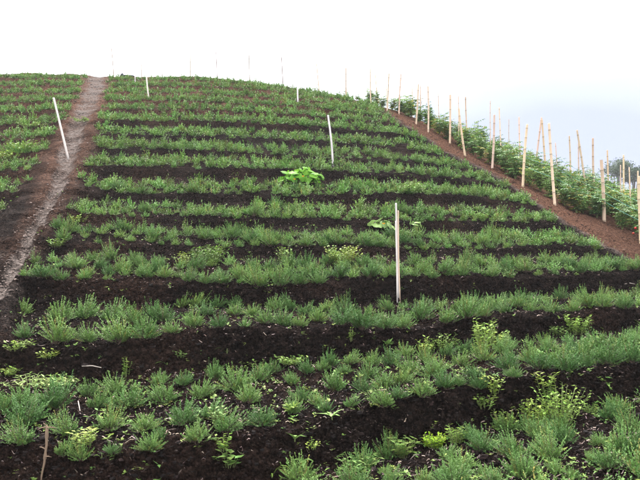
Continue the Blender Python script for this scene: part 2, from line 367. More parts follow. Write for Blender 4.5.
cT = (cell(track_in) > 0) & (cell(track_out) < 0) & (cell(UU) > 385) & (cell(GD) < cell(np.broadcast_to(Dc, GD.shape)))
PF = P.reshape(-1, 3); TF = tint.reshape(-1, 3)
def sub(name, mask, label):
    f = Fq[mask]; used, inv = np.unique(f, return_inverse=True)
    me = quads_mesh(name, PF[used], inv.reshape(-1, 4), [M_SOIL], TF[used], None, True)
    o = link(name, me); tag(o, label, None, None, 'structure'); return o
sub('hillside', ~cP & ~cT, 'terraced hillside of dark soil with low banks')
sub('footpath', cP, 'pale trodden footpath climbing the left of the hill')
sub('field_track', cT, 'bare reddish earth track along the bamboo stakes')
gme = quads_mesh('ground', [(-2500, -2500, -.28), (2500, -2500, -.28), (2500, 2500, -.28), (-2500, 2500, -.28)], [(0, 1, 2, 3)], [M_SOIL], np.zeros((4, 3)))
tag(link('ground', gme), 'level dark ground at the foot of the hill', None, None, 'structure')

# look-ups on the finished surface
def colpos(u):
    j = np.clip((u - U[0]) / 2.5, 0, NC - 1.001); a = int(j); t = j - a
    return P[:, a] * (1 - t) + P[:, a + 1] * t
def at_kf(u, k, f):
    c = colpos(u); i = base[k] + f * ntread[k]; a = int(i); t = i - a
    return c[a] * (1 - t) + c[a + 1] * t
def at_uv(u, v, imin=0):
    c = colpos(u); vv = HORV - FPX * (c[:, 2] - EYE) / c[:, 1]
    ok = np.nonzero(vv[imin:] <= v)[0]
    i = imin + (ok[0] if len(ok) else 0); i = max(i, 1)
    t = np.clip((vv[i - 1] - v) / (vv[i - 1] - vv[i] + 1e-9), 0, 1)
    return c[i - 1] * (1 - t) + c[i] * t
def at_uD(u, D):
    c = colpos(u); return np.array([np.interp(D, c[:, 1], c[:, 0]), D, np.interp(D, c[:, 1], c[:, 2])])
def at_xy(x, y): return at_uD(320 + FPX * x / y, y)
proj = lambda p_: (320 + FPX * p_[0] / p_[1], HORV - FPX * (p_[2] - EYE) / p_[1])
def ordinal(n): return f"{n}{'th' if 10 <= n % 100 <= 20 else {1: 'st', 2: 'nd', 3: 'rd'}.get(n % 10, 'th')}"

# ------------------------------------------------------------------ thyme bushes
def thyme(seed, ns, nl, ll, lw, leaf=leaf):
    """unit bush about 1 wide and 0.8 tall: sprigs fanned out from the crown, each with small leaves"""
    r = np.random.default_rng(seed); g = Geo(); st = Geo()
    ax, ay, lean = r.uniform(.85, 1.15), r.uniform(.85, 1.1), r.normal(0, .08, 2)
    lobes = [(r.uniform(0, 6.28), r.uniform(.75, 1.2)) for _ in range(5)]
    for s in range(ns):
        ph = r.uniform(0, 6.283); th = math.acos(1 - r.uniform(0, .80)) * r.uniform(.82, 1.06)
        lb = 1 + .22 * sum(a * math.cos(ph - q) for q, a in lobes) / 2.2
        ln = r.uniform(.48, .84) * lb * (1.12 - .16 * th)
        d = np.array([math.sin(th) * math.cos(ph) * ax + lean[0], math.sin(th) * math.sin(ph) * ay + lean[1], math.cos(th)])
        b0 = np.array([r.normal(0, .09), r.normal(0, .09), 0])
        curl = r.uniform(.02, .20)
        pt = lambda t: b0 + d * ln * t * np.array([.92, .92, 1.12]) + np.array([0, 0, curl * ln * t * t])
        if s % 5 == 0:
            tube(st, [pt(0), pt(.35), pt(.75)], [.016, .011, .006], 3, (1, 1, 1), False)
        tn = r.uniform(.72, 1.18); yel = r.uniform(.9, 1.12)
        if r.random() < .07: yel = r.uniform(1.5, 1.9); tn *= .85      # a dry brownish sprig
        for q in range(nl):
            t = .34 + .66 * ((q + r.uniform(0, 1)) / nl) ** .8
            p0 = pt(t); o_ = r.normal(0, 1, 3); o_[2] *= .7
            dd = unit(o_) * (.9 if nl > 20 else .75) + unit(d) * (.45 + .5 * t) + np.array([0, 0, .30])
            sc = r.uniform(.75, 1.25) * (1.15 - .35 * t)
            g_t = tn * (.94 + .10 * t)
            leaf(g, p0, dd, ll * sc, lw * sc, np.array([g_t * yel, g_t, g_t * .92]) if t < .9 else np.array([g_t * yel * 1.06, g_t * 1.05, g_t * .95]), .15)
    return g, st

HI = []
for s in range(10):
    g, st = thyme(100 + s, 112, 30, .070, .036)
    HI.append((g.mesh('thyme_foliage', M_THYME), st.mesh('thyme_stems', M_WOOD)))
LO = {}
for lod, (ns, nl, ll, lw) in enumerate([(60, 11, .105, .062), (38, 9, .140, .092), (25, 7, .20, .13)]):
    LO[lod] = [thyme(300 + 20 * lod + s, ns, nl, ll, lw, leaf1)[0].arrays() for s in range(6)]

bush = []      # dict(p, w, k, f)
def put(u, v, wpx, k):
    p_ = at_uv(u, v)
    bush.append(dict(p=p_, w=max(.16, wpx * p_[1] / FPX * 1.0), k=k, h=random.uniform(.75, 1.0), x=True))
A_list = [(26,425,38),(22,444,28),(55,410,36),(20,406,30),(67,435,25),(62,455,22),(80,459,22),(97,410,26),(127,408,36),(108,430,27),(113,453,14),(145,430,27),(152,450,25),(4,412,24),
 (165,403,30),(184,385,18),(200,398,23),(215,380,20),(237,391,30),(258,381,20),(250,402,22),(263,425,28),(183,424,28),(197,441,25),(211,418,25),(226,431,28),(292,384,16),(307,374,17),(303,400,21),(317,406,16),(294,413,18),(273,373,17),(161,439,15),(116,393,24),(90,396,22),(160,384,18),
 (335,391,25),(363,392,19),(350,407,16),(382,406,23),(398,398,17),(385,388,23),(421,396,21),(445,388,21),(458,385,15),(432,377,22),(410,373,22),(392,366,20),(372,366,18),(350,364,18),(330,367,18),(345,374,15),(322,371,15),(326,412,14),(440,371,20),(460,366,20),(476,376,18),(479,388,17),(426,363,18),(405,357,17),(446,357,17),(466,353,18),(402,384,20),(368,378,18)]
B_list = [(25,314,19),(25,338,17),(58,343,29),(60,322,24),(85,319,25),(88,342,19),(112,321,27),(120,343,31),(146,339,27),(135,325,23),(155,322,22),(163,323,25),(173,333,17),(193,327,21),(205,315,17),(219,327,18),(217,308,16),(236,307,15),(235,315,17),(245,327,11),(252,316,16),(265,323,19),(283,326,21),(300,327,14),(306,316,19),(195,308,19),(181,308,17),(318,322,18),(274,311,17),(290,310,17),(325,312,16)]
for u, v, wp in A_list: put(u, v, wp, 1)
for u, v, wp in B_list: put(u, v, wp, 2)
clear = [(302, 181, 26, 7), (382, 226, 14, 5), (575, 322, 15, 9), (486, 345, 13, 10), (562, 406, 24, 16), (208, 253, 18, 7), (435, 440, 12, 8)]
fr_rows = {0: [.30, .39, .48, .57, .66, .75, .84, .92], 1: [.05, .22, .40, .58, .76], 2: [.05, .24, .43, .62], 3: [.02, .17, .32, .47, .61], 4: [.02, .17, .32, .47, .60], 5: [.02, .17, .32, .47, .60], 6: [.02, .17, .32, .47, .60]}
for k in range(NK - 1):
    for f0 in fr_rows.get(k, [.02, .18, .34, .50, .64]):
        u = -125.0
        while u < 770:
            jj = int((u - U[0]) / 2.5); D0 = Df[k][jj] + (f0 * (Df[k + 1][jj] - Df[k][jj]) if k < 2 else 0)
            dense = smooth(90, 420, u) if k < 7 else .35
            spc = (.36 if k > 6 else .335 - .045 * dense) if k > 2 else (.345 - .05 * dense)
            u += spc * FPX / D0 * random.uniform(.78, 1.25)
            f = f0 + random.uniform(-.06, .06)
            if f < .01: f = .01
            p_ = at_kf(u, k, f); uu, vv = proj(p_)
            if k == 1 and -12 < u < 482: continue
            if k == 2 and -12 < u < 330: continue
            if k == 0 and (u < 290 or (vv < 452 and u < 460 and random.random() < .6)): continue
            lb = np.interp(vv, lbv, lbu); rb = np.interp(vv, rbv, rbu)
            if vv < 350 and lb - 3 < u < rb + 3: continue
            if u < lb and (vv > 235 or (205 < vv and random.random() < .5)): continue
            if u > 350 and np.interp(u, tlu, tlv) - vv > -3.5: continue
            if any(((uu - a) / c) ** 2 + ((vv - b) / d) ** 2 < 1 for a, b, c, d in clear): continue
            drop = .06 if k < 3 else (.16 - .12 * dense)
            if k >= 7: drop = .10
            if f0 > .65: drop += .25
            elif f0 > .52: drop += .08
            if random.random() < drop: continue
            bush.append(dict(p=p_, w=random.choice((random.uniform(.15, .27), random.uniform(.22, .33), random.uniform(.26, .38))) * (.86 if k == 0 else (.98 if k < 3 else (.97 if k < 6 else 1.03))), k=k, h=random.uniform(.75, 1.05), x=False))
for b in bush:
    b['u'], b['v'] = proj(b['p']); b['px'] = b['w'] / b['p'][1]; b['see'] = 2 < b['u'] < 638 and b['v'] < 488
order = sorted([b for b in bush if b['see']], key=lambda b: -b['px'])
single = order[:300]
for b in bush: b['one'] = False
for b in single: b['one'] = True
BEDS = ['lowest terrace bed', 'second terrace bed from the bottom', 'third terrace bed from the bottom', 'fourth terrace bed from the bottom', 'fifth terrace bed from the bottom', 'sixth terrace bed', 'seventh terrace bed', 'eighth terrace bed']
rank = {}
for k in range(NK):
    for i, b in enumerate(sorted([b for b in order if b['k'] == k], key=lambda b: b['u'])): b['rank'] = i + 1
for i, b in enumerate(single):
    sz = 'Large' if b['w'] > .38 else ('Small' if b['w'] < .27 else 'Bushy')
    lab = f"{sz.lower()} green thyme bush, {ordinal(b['rank'])} from the left on the {BEDS[min(b['k'], 7)]}"
    g, st = HI[i % len(HI)]
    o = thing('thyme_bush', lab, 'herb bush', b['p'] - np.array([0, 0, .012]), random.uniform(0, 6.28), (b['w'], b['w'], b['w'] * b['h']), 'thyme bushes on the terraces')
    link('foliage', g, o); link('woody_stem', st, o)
VV, FF, TT, n0 = [], [], [], 0
for b in bush:
    if b['one']: continue
    D = b['p'][1]; lod = 0 if D < 17 else (1 if D < 26 else 2)
    if not -20 < b['u'] < 660: lod = 2
    V_, F_, T_ = LO[lod][random.randrange(6)]
    a = random.uniform(0, 6.28); ca, sa = math.cos(a), math.sin(a)
    q = np.stack([(V_[:, 0] * ca - V_[:, 1] * sa) * b['w'], (V_[:, 0] * sa + V_[:, 1] * ca) * b['w'], V_[:, 2] * b['w'] * b['h']], -1) + b['p'] - np.array([0, 0, .012])
    hv = random.uniform(.68, 1.3); hh = random.uniform(.90, 1.18)
    VV.append(q); FF.append(F_ + n0); TT.append(T_ * np.array([hv * hh, hv, hv * .95])); n0 += len(q)
me = quads_mesh('thyme_rows', np.vstack(VV), np.vstack(FF), [M_THYME], np.vstack(TT))
tag(link('thyme_rows', me), 'far rows of thyme bushes covering the upper terraces of the hill', 'herb rows', None, 'stuff')

# ------------------------------------------------------------------ weeds
def broadleaf(seed, nst, h, ll, lw, spread, nleaf=7, lift=.5, tintv=.15):
    nst = int(nst * 1.35); ll *= .78; lw *= .78
    r = np.random.default_rng(seed); g = Geo(); st = Geo()
    for s in range(nst):
        ph = r.uniform(0, 6.283); rad = spread * math.sqrt(r.uniform(0, 1)); b0 = np.array([math.cos(ph) * rad * .45, math.sin(ph) * rad * .45, 0])
        top = np.array([math.cos(ph) * rad, math.sin(ph) * rad, h * r.uniform(.55, 1.05)])
        tube(st, [b0, (b0 + top) * .5 + np.array([0, 0, .03]), top], [.0035, .003, .002], 3, (1, 1, 1), False)
        tn = 1 + r.normal(0, tintv); yl = r.uniform(.85, 1.2)
        for q in range(nleaf):
            t = .08 + .92 * (q + 1) / nleaf; p0 = b0 + (top - b0) * t; a = q * 2.4 + r.uniform(0, 1.5)
            d = np.array([math.cos(a), math.sin(a), lift * r.uniform(.2, 1.3)]); sc = r.uniform(.65, 1.2)
            leaf(g, p0, d, ll * sc, lw * sc, np.array([tn * yl, tn, tn * .85]) * r.uniform(.85, 1.15), .12, r.uniform(0, .25))
    return g, st
def rosette(seed, nl, ln, wd, lift=.45):
    r = np.random.default_rng(seed); g = Geo(); st = Geo()
    tube(st, [(0, 0, -.01), (0, 0, .02), (0, 0, .045)], [.008, .008, .004], 4, (1, 1, 1), False)
    for q in range(nl):
        a = q * 2.4 + r.uniform(-.3, .3); lf = lift * r.uniform(.4, 1.8)
        leaf(g, np.array([0, 0, .03]), np.array([math.cos(a), math.sin(a), lf]), ln * r.uniform(.7, 1.15), wd * r.uniform(.8, 1.2), np.array([.95, 1, .9]) * r.uniform(.8, 1.25), .15, r.uniform(.1, .45))
    return g, st
def grass(seed, nb, ln, wd):
    r = np.random.default_rng(seed); g = Geo(); st = Geo()
    tube(st, [(0, 0, -.01), (0, 0, .03), (.003, 0, .06)], [.006, .005, .003], 4, (1, 1, 1), False)
    for q in range(nb):
        a = r.uniform(0, 6.283); d = np.array([math.cos(a), math.sin(a), 0]); L_ = ln * r.uniform(.6, 1.15); rise = r.uniform(.6, 1.6)
        s = np.array([-d[1], d[0], 0]) * wd * .5; pts = []
        for i in range(5):
            t = i / 4; pts.append(d * L_ * t * .8 + np.array([0, 0, L_ * (rise * t - 1.05 * rise * .75 * t * t)]))
        V_ = []
        for i, p_ in enumerate(pts):
            ww = 1 - (i / 4) ** 2 * .92; V_ += [p_ - s * ww, p_ + s * ww]
        g.add(V_, [(2 * i, 2 * i + 1, 2 * i + 3, 2 * i + 2) for i in range(4)], np.array([.9, 1, .7]) * r.uniform(.8, 1.2))
    return g, st
def weed(name, label, u, v, gs, mat_=None, off=0.0, group=None, tilt=(0, 0)):
    p_ = at_uv(u, v); g, st = gs
    o = thing(name, label, 'weed', p_ - np.array([0, 0, .01]), random.uniform(0, 6.28), 1.0, group)
    o.rotation_euler[0], o.rotation_euler[1] = tilt
    link('foliage', g.mesh('weed_foliage', mat_ or M_WEED), o); link('stem', st.mesh('weed_stem', M_STEMG), o)
    return o
def px(D, n): return n * D / FPX
M_WPALE = leaf_mat('pale_weed_leaf', (.25, .39, .12), .28, .5, .1, .01)
M_WYEL = leaf_mat('yellow_weed_leaf', (.26, .41, .085), .30, .5, .1, .01)
M_LIME = leaf_mat('lime_weed_leaf', (.30, .48, .03), .32, .5, .05, .005)
W = 'weeds among the herb beds'
weed('leafy_weed', 'wide yellow-green leafy weed clump at the back left of the fourth terrace bed', 209, 264, broadleaf(1, 44, .36, .10, .055, .40, 9), None, 0, W)
weed('leafy_weed', 'low yellow-green weed clump just left of the wide clump, fourth terrace bed', 188, 266, broadleaf(2, 18, .28, .08, .045, .24), None, 0, W)
weed('leafy_weed', 'small bright weed clump right of the wide clump on the fourth bed', 285, 263, broadleaf(3, 18, .34, .09, .05, .2), None, 0, W)
weed('leafy_weed', 'broad light green weed clump left of the tallest white stake', 343, 264, broadleaf(4, 46, .36, .09, .05, .40, 9), None, 0, W)
weed('leafy_weed', 'tall yellow-green weed climbing the bank at centre right', 484, 352, broadleaf(5, 26, .46, .085, .05, .20, 10), M_WYEL, 0, W)
weed('leafy_weed', 'sprawling yellow-green weed at the foot of the tall weed', 497, 346, broadleaf(6, 16, .22, .08, .05, .2), M_WYEL, 0, W)
weed('leafy_weed', 'round yellow-tipped weed on the bank at right below the third bed', 575, 334, broadleaf(7, 34, .31, .085, .05, .24, 9), M_WYEL, 0, W)
weed('leafy_weed', 'small pale weed just left of the round yellow-tipped weed', 556, 335, broadleaf(8, 12, .14, .07, .05, .14), M_WPALE, 0, W)
weed('leafy_weed', 'large yellowish weed thicket against the lowest bank at right', 560, 420, broadleaf(9, 38, .36, .075, .036, .36, 8), M_WYEL, 0, W)
weed('leafy_weed', 'yellowish weed spray on the left edge of the large thicket', 535, 425, broadleaf(10, 24, .28, .07, .035, .22, 8), M_WYEL, 0, W)
weed('leafy_weed', 'thin yellowish weed between thicket and lime clump', 506, 430, broadleaf(11, 14, .24, .06, .035, .16, 7), M_WYEL, 0, W)
weed('leafy_weed', 'low bright lime weed clump at the foot of the lowest bank', 434, 448, broadleaf(12, 50, .14, .055, .022, .12, 9), M_LIME, 0, W)
weed('leafy_weed', 'yellow-green weed beside the lime clump', 455, 444, broadleaf(13, 20, .2, .06, .03, .14, 7), M_WYEL, 0, W)
weed('broad_leaved_weed', 'pale broad-leaved weed below the lowest bank near the bottom centre', 402, 456, broadleaf(14, 22, .20, .085, .06, .17, 5), M_WPALE, 0, W)
weed('leafy_weed', 'weed mat of long pale leaves behind the leftmost bushes', 30, 388, broadleaf(15, 20, .15, .12, .034, .45, 6, .5), M_WPALE, 0, W)
weed('leafy_weed', 'second mat of long pale leaves behind the left bushes', 62, 386, broadleaf(16, 12, .13, .13, .032, .28, 7, .3), M_WPALE, 0, W)
weed('leafy_weed', 'yellowish upright weed on the bank at lower left', 126, 376, broadleaf(17, 10, .26, .06, .04, .09, 9), M_WYEL, 0, W)
weed('leafy_weed', 'light green weed on the bank below the leftmost third-bed bushes', 48, 358, broadleaf(18, 13, .13, .085, .045, .15, 6), M_WEED, 0, W)
weed('leafy_weed', 'weed patch at the left edge of the second bank', 16, 350, broadleaf(19, 15, .13, .09, .04, .22, 6), M_WEED, 0, W)
weed('leafy_weed', 'weed patch at the far left end of the second bed', 5, 376, broadleaf(20, 15, .14, .1, .04, .2, 6), M_WEED, 0, W)
weed('leafy_weed', 'bright low weed strip behind the second bed at centre', 290, 364, broadleaf(21, 22, .12, .08, .04, .28, 6), M_WEED, 0, W)
weed('leafy_weed', 'bright low weed left of the centre strip on the second bed', 262, 368, broadleaf(22, 14, .12, .08, .04, .2, 6), M_WEED, 0, W)
weed('leafy_weed', 'yellow-green weeds behind the second bed right of centre', 442, 350, broadleaf(23, 26, .24, .075, .04, .28, 8), M_WEED, 0, W)
weed('leafy_weed', 'yellow-green weed behind the second bed near the centre', 425, 352, broadleaf(24, 16, .2, .075, .04, .18, 8), M_WEED, 0, W)
weed('broad_leaved_weed', 'pale pointed weed on the bank below the tallest stake', 388, 346, rosette(25, 12, .15, .06, .8), M_WPALE, 0, W)
weed('broad_leaved_weed', 'pale broad weed between bushes at right of the second bed', 540, 356, rosette(26, 12, .14, .07, .7), M_WPALE, 0, W)
weed('broad_leaved_weed', 'pale weed near the right edge of the second bed', 602, 360, rosette(27, 12, .14, .06, .6), M_WPALE, 0, W)
weed('rosette_weed', 'bright rosette weed in the second bed left of centre', 292, 413, rosette(28, 16, .16, .045, 1.0), M_WEED, 0, W)
weed('rosette_weed', 'pale star-shaped rosette weed on bare soil at bottom centre', 295, 441, rosette(29, 10, .15, .045, .6), M_WPALE, 0, W)
weed('rosette_weed', 'pale star-shaped rosette weed right of the other rosette', 332, 418, rosette(30, 10, .16, .045, .6), M_WPALE, 0, W)
weed('broad_leaved_weed', 'round-leaved weed hanging down the bank at bottom centre', 303, 462, rosette(31, 8, .12, .07, .2), M_WPALE, 0, W)
weed('leafy_weed', 'thin small-leaved weed above the round-leaved bank weed', 311, 448, broadleaf(32, 7, .12, .055, .03, .12, 6), M_WEED, 0, W)
weed('broad_leaved_weed', 'sprawling weed with big pale leaves on the bank left of bottom centre', 230, 466, broadleaf(33, 9, .20, .11, .085, .14, 5), M_WPALE, 0, W)
weed('leafy_weed', 'yellowish weed tip above the big pale leaves on the bank', 223, 450, broadleaf(34, 8, .16, .06, .04, .08, 7), M_WYEL, 0, W)
weed('grass_tuft', 'arching grass tuft at the bottom edge left of centre', 272, 476, grass(35, 7, .30, .018), M_WEED, 0, W)
weed('grass_tuft', 'arching grass blades on the bank at left of centre', 227, 352, grass(36, 4, .24, .014), M_WEED, 0, W)
weed('grass_tuft', 'single curved grass tuft at the left bank foot', 167, 364, grass(37, 4, .26, .014), M_WEED, 0, W)
weed('grass_tuft', 'grass tuft beside the small bush in the second bed', 102, 458, grass(38, 6, .17, .02), M_WPALE, 0, W)
weed('leafy_weed', 'light green leafy weed growing through a bush at lower left', 84, 446, broadleaf(39, 12, .19, .08, .045, .13, 6), M_WEED, 0, W)
weed('leafy_weed', 'bright weed tangled in a bush at left of centre', 219, 426, broadleaf(40, 12, .19, .075, .035, .10, 6), M_WPALE, 0, W)
weed('leafy_weed', 'small round-leaved weed on the left bank with three stems', 181, 357, broadleaf(41, 5, .10, .05, .045, .10, 5), M_WPALE, 0, W)
weed('leafy_weed', 'pale weeds at the bottom edge right of the grass tuft', 355, 470, broadleaf(42, 22, .16, .085, .04, .26, 5), M_WPALE, 0, W)
weed('leafy_weed', 'yellow seedling on the bank below the third bed at centre', 351, 341, broadleaf(43, 5, .22, .08, .035, .05, 5), M_WYEL, 0, W)
weed('leafy_weed', 'leafy weed trailing over the second bed edge at right of centre', 493, 392, broadleaf(44, 16, .2, .075, .05, .14, 6), M_WEED, 0, W)
weed('leafy_weed', 'leafy weed on the second bank right of the trailing weed', 545, 388, broadleaf(45, 14, .2, .075, .05, .14, 6), M_WEED, 0, W)
weed('leafy_weed', 'weed climbing the bank just above the large thicket', 548, 402, broadleaf(46, 10, .22, .06, .04, .08, 7), M_WEED, 0, W)
weed('leafy_weed', 'weed left of the second bed front at right of centre', 484, 408, broadleaf(47, 12, .16, .07, .045, .14, 6), M_WEED, 0, W)
weed('leafy_weed', 'pale weed at the left end of the fourth bed top', 78, 223, broadleaf(48, 14, .2, .1, .05, .22), M_WEED, 0, W)
weed('leafy_weed', 'yellowish weed at the left end of the fifth bed', 55, 247, broadleaf(49, 14, .2, .1, .05, .22), M_WEED, 0, W)
weed('leafy_weed', 'yellow-green weeds in the left field by the leaning stake', 24, 152, broadleaf(50, 34, .35, .16, .09, .7), M_WEED, 0, W)
weed('leafy_weed', 'yellow weeds at the left edge of the left field', 4, 160, broadleaf(51, 24, .3, .16, .09, .6), M_WYEL, 0, W)
weed('leafy_weed', 'pale weeds between leaning stake and left field', 32, 128, broadleaf(52, 20, .22, .18, .08, .6), M_WPALE, 0, W)
weed('leafy_weed', 'low weeds on the footpath right of the leaning stake', 80, 122, broadleaf(53, 14, .14, .16, .07, .5), M_WEED, 0, W)
weed('leafy_weed', 'pale weeds on the seventh bed right of the squash', 410, 193, broadleaf(54, 22, .3, .14, .07, .4), M_WPALE, 0, W)

# small seedlings, straw and clods: beyond counting
def scatter(n, vmin, vmax, ds=None):
    res = []
    while len(res) < n:
        u = random.uniform(-120, 760); i = random.randrange(10, base[7])
        c = colpos(u); p_ = c[i] + (c[i + 1] - c[i]) * random.random()
        D = p_[1]
        if WT[i, min(NC - 1, int((u - U[0]) / 2.5))] > .5 and random.random() < .85: continue
        if D < 3.5 or random.random() > (7.0 / max(D, 5)) ** 1.2 * (c[i + 1][1] - c[i][1] + abs(c[i + 1][2] - c[i][2])) / .05: continue
        res.append((p_, i))
    return res
sg = Geo(); rs = np.random.default_rng(5)
clump_c = [(p_, rs.uniform(.6, 1.5)) for p_, i in scatter(1300, 0, 0)]
for p_, s_ in clump_c:
    for q in range(rs.integers(1, 5)):
        c0 = p_ + np.array([rs.normal(0, .09), rs.normal(0, .07), 0]); c0 = at_xy(c0[0], c0[1])
        nl = rs.integers(3, 8); hgt = rs.uniform(.01, .07); tv = rs.uniform(.75, 1.3); yv = rs.uniform(.8, 1.3)
        for l_ in range(nl):
            a = rs.uniform(0, 6.28); leaf(sg, c0 + np.array([0, 0, hgt * rs.uniform(.2, 1)]), np.array([math.cos(a), math.sin(a), rs.uniform(.1, .8)]), rs.uniform(.022, .055) * s_, rs.uniform(.014, .028) * s_, np.array([tv * yv, tv, tv]), .12, rs.uniform(0, .4))
tag(link('seedling_weeds', sg.mesh('seedling_weeds', M_WEED)), 'tiny light green weed seedlings sprinkled over soil and banks', 'seedlings', None, 'stuff')
sl = Geo()
for p_, i in scatter(20000, 0, 0):
    L_ = rs.uniform(.010, .040) if rs.random() < .93 else rs.uniform(.04, .12); steep = abs(P[i + 1, NC // 2, 2] - P[i, NC // 2, 2]) > .9 * (P[i + 1, NC // 2, 1] - P[i, NC // 2, 1]); L_ = min(L_, .045) if steep else L_; a = rs.normal(0, .15 if steep else .75) + (math.pi if rs.random() < .5 else 0); wd = rs.uniform(.002, .006)
    d = np.array([math.cos(a), math.sin(a), 0]); c0 = p_ - d * L_ * .5; pts = []
    for t in (0, .5, 1.0):
        x = p_[0] + d[0] * L_ * (t - .5); y = p_[1] + d[1] * L_ * (t - .5); g_ = at_xy(x, y); g_[2] += .004 + rs.uniform(0, .008) + (.010 * rs.random() if t == .5 else 0); pts.append(g_)
    if max(q_[2] for q_ in pts) - min(q_[2] for q_ in pts) > .55 * L_ + .02: continue
    s = np.array([-d[1], d[0], rs.uniform(-.8, .8)]) * wd
    tv = rs.uniform(.25, 1.5) ** 1.2; tn_ = np.array([tv, tv * rs.uniform(.82, 1.0), tv * rs.uniform(.8, 1.05)])
    sl.add([pts[0] - s, pts[0] + s, pts[1] - s, pts[1] + s, pts[2] - s * .6, pts[2] + s * .6], [(0, 1, 3, 2), (2, 3, 5, 4)], tn_)
tag(link('straw_litter', sl.mesh('straw_litter', M_STRAW)), 'dry straw and root bits littering the dark soil', 'litter', None, 'stuff')
cl = Geo()
octv = np.array([(1, 0, 0), (0, 1, 0), (-1, 0, 0), (0, -1, 0), (.55, .55, .8), (-.55, .55, .8), (-.55, -.55, .8), (.55, -.55, .8)], float)
octf = [(0, 1, 5, 4), (1, 2, 6, 5), (2, 3, 7, 6), (3, 0, 4, 7), (4, 5, 6, 7)]
for p_, i in scatter(21000, 0, 0):
    s_ = abs(rs.normal(0, .010)) + .005; V_ = octv * (1 + rs.normal(0, .22, octv.shape)) * s_ * np.array([rs.uniform(.8, 1.6), rs.uniform(.8, 1.4), rs.uniform(.7, 1.2)])
    tv = rs.uniform(.35, 1.5) if rs.random() < .85 else rs.uniform(1.6, 3.6); cl.add(V_ + p_, octf, np.array([tv * rs.uniform(.9, 1.25), tv, tv]))
tag(link('soil_clods', cl.mesh('soil_clods', M_CLOD)), 'crumbly dark soil clods lying on beds and banks', 'clods', None, 'stuff')

pb = Geo(); npb = 0
while npb < 1300:
    if random.random() < .62:
        v_ = random.uniform(78, 300); u_ = np.interp(v_, pv, pu) + random.gauss(0, 1.1) * np.interp(v_, pv, pw); tv = random.uniform(.3, 1.25); cc_ = (1, .90, .84)
    else:
        u_ = random.uniform(392, 645); a_, b_ = np.interp(u_, tlu, tlv), np.interp(u_, tou, tov); v_ = random.uniform(b_, a_); tv = random.uniform(.15, .8); cc_ = (1, .62, .45)
    p_ = at_uv(u_, v_); npb += 1
    V_ = octv * (1 + rs.normal(0, .22, octv.shape)) * (abs(rs.normal(0, .012)) + .008) * np.array([1.2, 1.2, .8]); pb.add(V_ + p_, octf, np.array(cc_) * tv)
tag(link('path_pebbles', pb.mesh('path_pebbles', plain_mat('pebble', (.27, .23, .215), .95, 30, .4, None, (1, 1, 1), .3, True))), 'small pebbles and earth crumbs on footpath and track', 'pebbles', None, 'stuff')

# ------------------------------------------------------------------ squash plants
def squash_leaf(r, R):
    """broad lobed leaf: fan of quads around the stalk point, cupped"""
    g = Geo(); n = 14; V_ = [(0, 0, 0)]; T_ = [np.array([1.15, 1.1, 1.0])]
    for ring, fr in ((0, .5), (1, 1.0)):
        for i in range(n):
            a = -2.75 + 5.5 * i / (n - 1); lob = 1 + .14 * math.cos(5 * a) if ring else 1
            rr = R * fr * lob * (1.0 + .12 * math.cos(a)); z = -.16 * R * fr * fr + (.05 * R * math.sin(3 * a + r.uniform(0, 1)) if ring else .04 * R)
            V_.append((rr * math.cos(a), rr * math.sin(a), z)); T_.append(np.array([1, 1, 1.0]) * r.uniform(.8, 1.15))
    F_ = [(1 + i, 1 + n + i, 2 + n + i, 2 + i) for i in range(n - 1)] + [(0, 1 + i, 2 + i, 3 + i) for i in range(0, n - 2, 2)] + [(0, n - 1, n, n)][:0]
    g.add(V_, F_, np.array(T_)); return g
def squash(name, label, u, v, nl, spread, h, R, mat_, flowers):
    r = np.random.default_rng(int(u)); p_ = at_uv(u, v)
    root = thing(name, label, 'squash plant', p_)
    for i in range(nl):
        ph = i * 2.4 + r.uniform(-.3, .3); rr = spread * math.sqrt((i + .6) / nl)
        x, y = rr * math.cos(ph), rr * math.sin(ph) * .55; z = h * (1 - .5 * (rr / spread) ** 2) * r.uniform(.55, 1.15)
        lf = link('leaf', squash_leaf(r, R * r.uniform(.75, 1.15)).mesh('squash_leaf', mat_, True), root, (x, y, z))
        lf.rotation_euler = Euler((r.normal(0, .40), .15 + .55 * rr / spread + r.normal(0, .35), ph), 'ZYX')
        g = Geo(); tube(g, [(0, 0, .02), (x * .5, y * .5, z * .72), (x, y, z)], [.016, .012, .009], 5)
        link('leaf_stalk', g.mesh('leaf_stalk', M_STEMG), root)
    for (fx, fy, fz) in flowers:
        g = Geo()
        for q in range(5):
            a = q * 1.2566; leaf(g, np.array([0, 0, 0]), np.array([math.cos(a), math.sin(a), .7]), .10, .07, (1, 1, 1), .2)
        g.V = [v_ * .62 for v_ in g.V]
        link('flower', g.mesh('squash_flower', M_FLOWER), root, (fx, fy, fz))
    return root
squash('squash_plant', 'large bright green squash plant with orange flowers in the upper middle beds', 301, 186, 60, .66, .50, .125, M_SQUASH, [(.08, -.55, .20), (-.17, -.52, .12)])
squash('squash_plant', 'small pale squash plant left of the tallest white stake', 382, 229, 9, .30, .22, .12, M_WPALE, [(.02, -.24, .10)])
squash('squash_plant', 'very small pale squash plant right of the tallest white stake', 415, 228, 6, .18, .16, .09, M_WPALE, [])

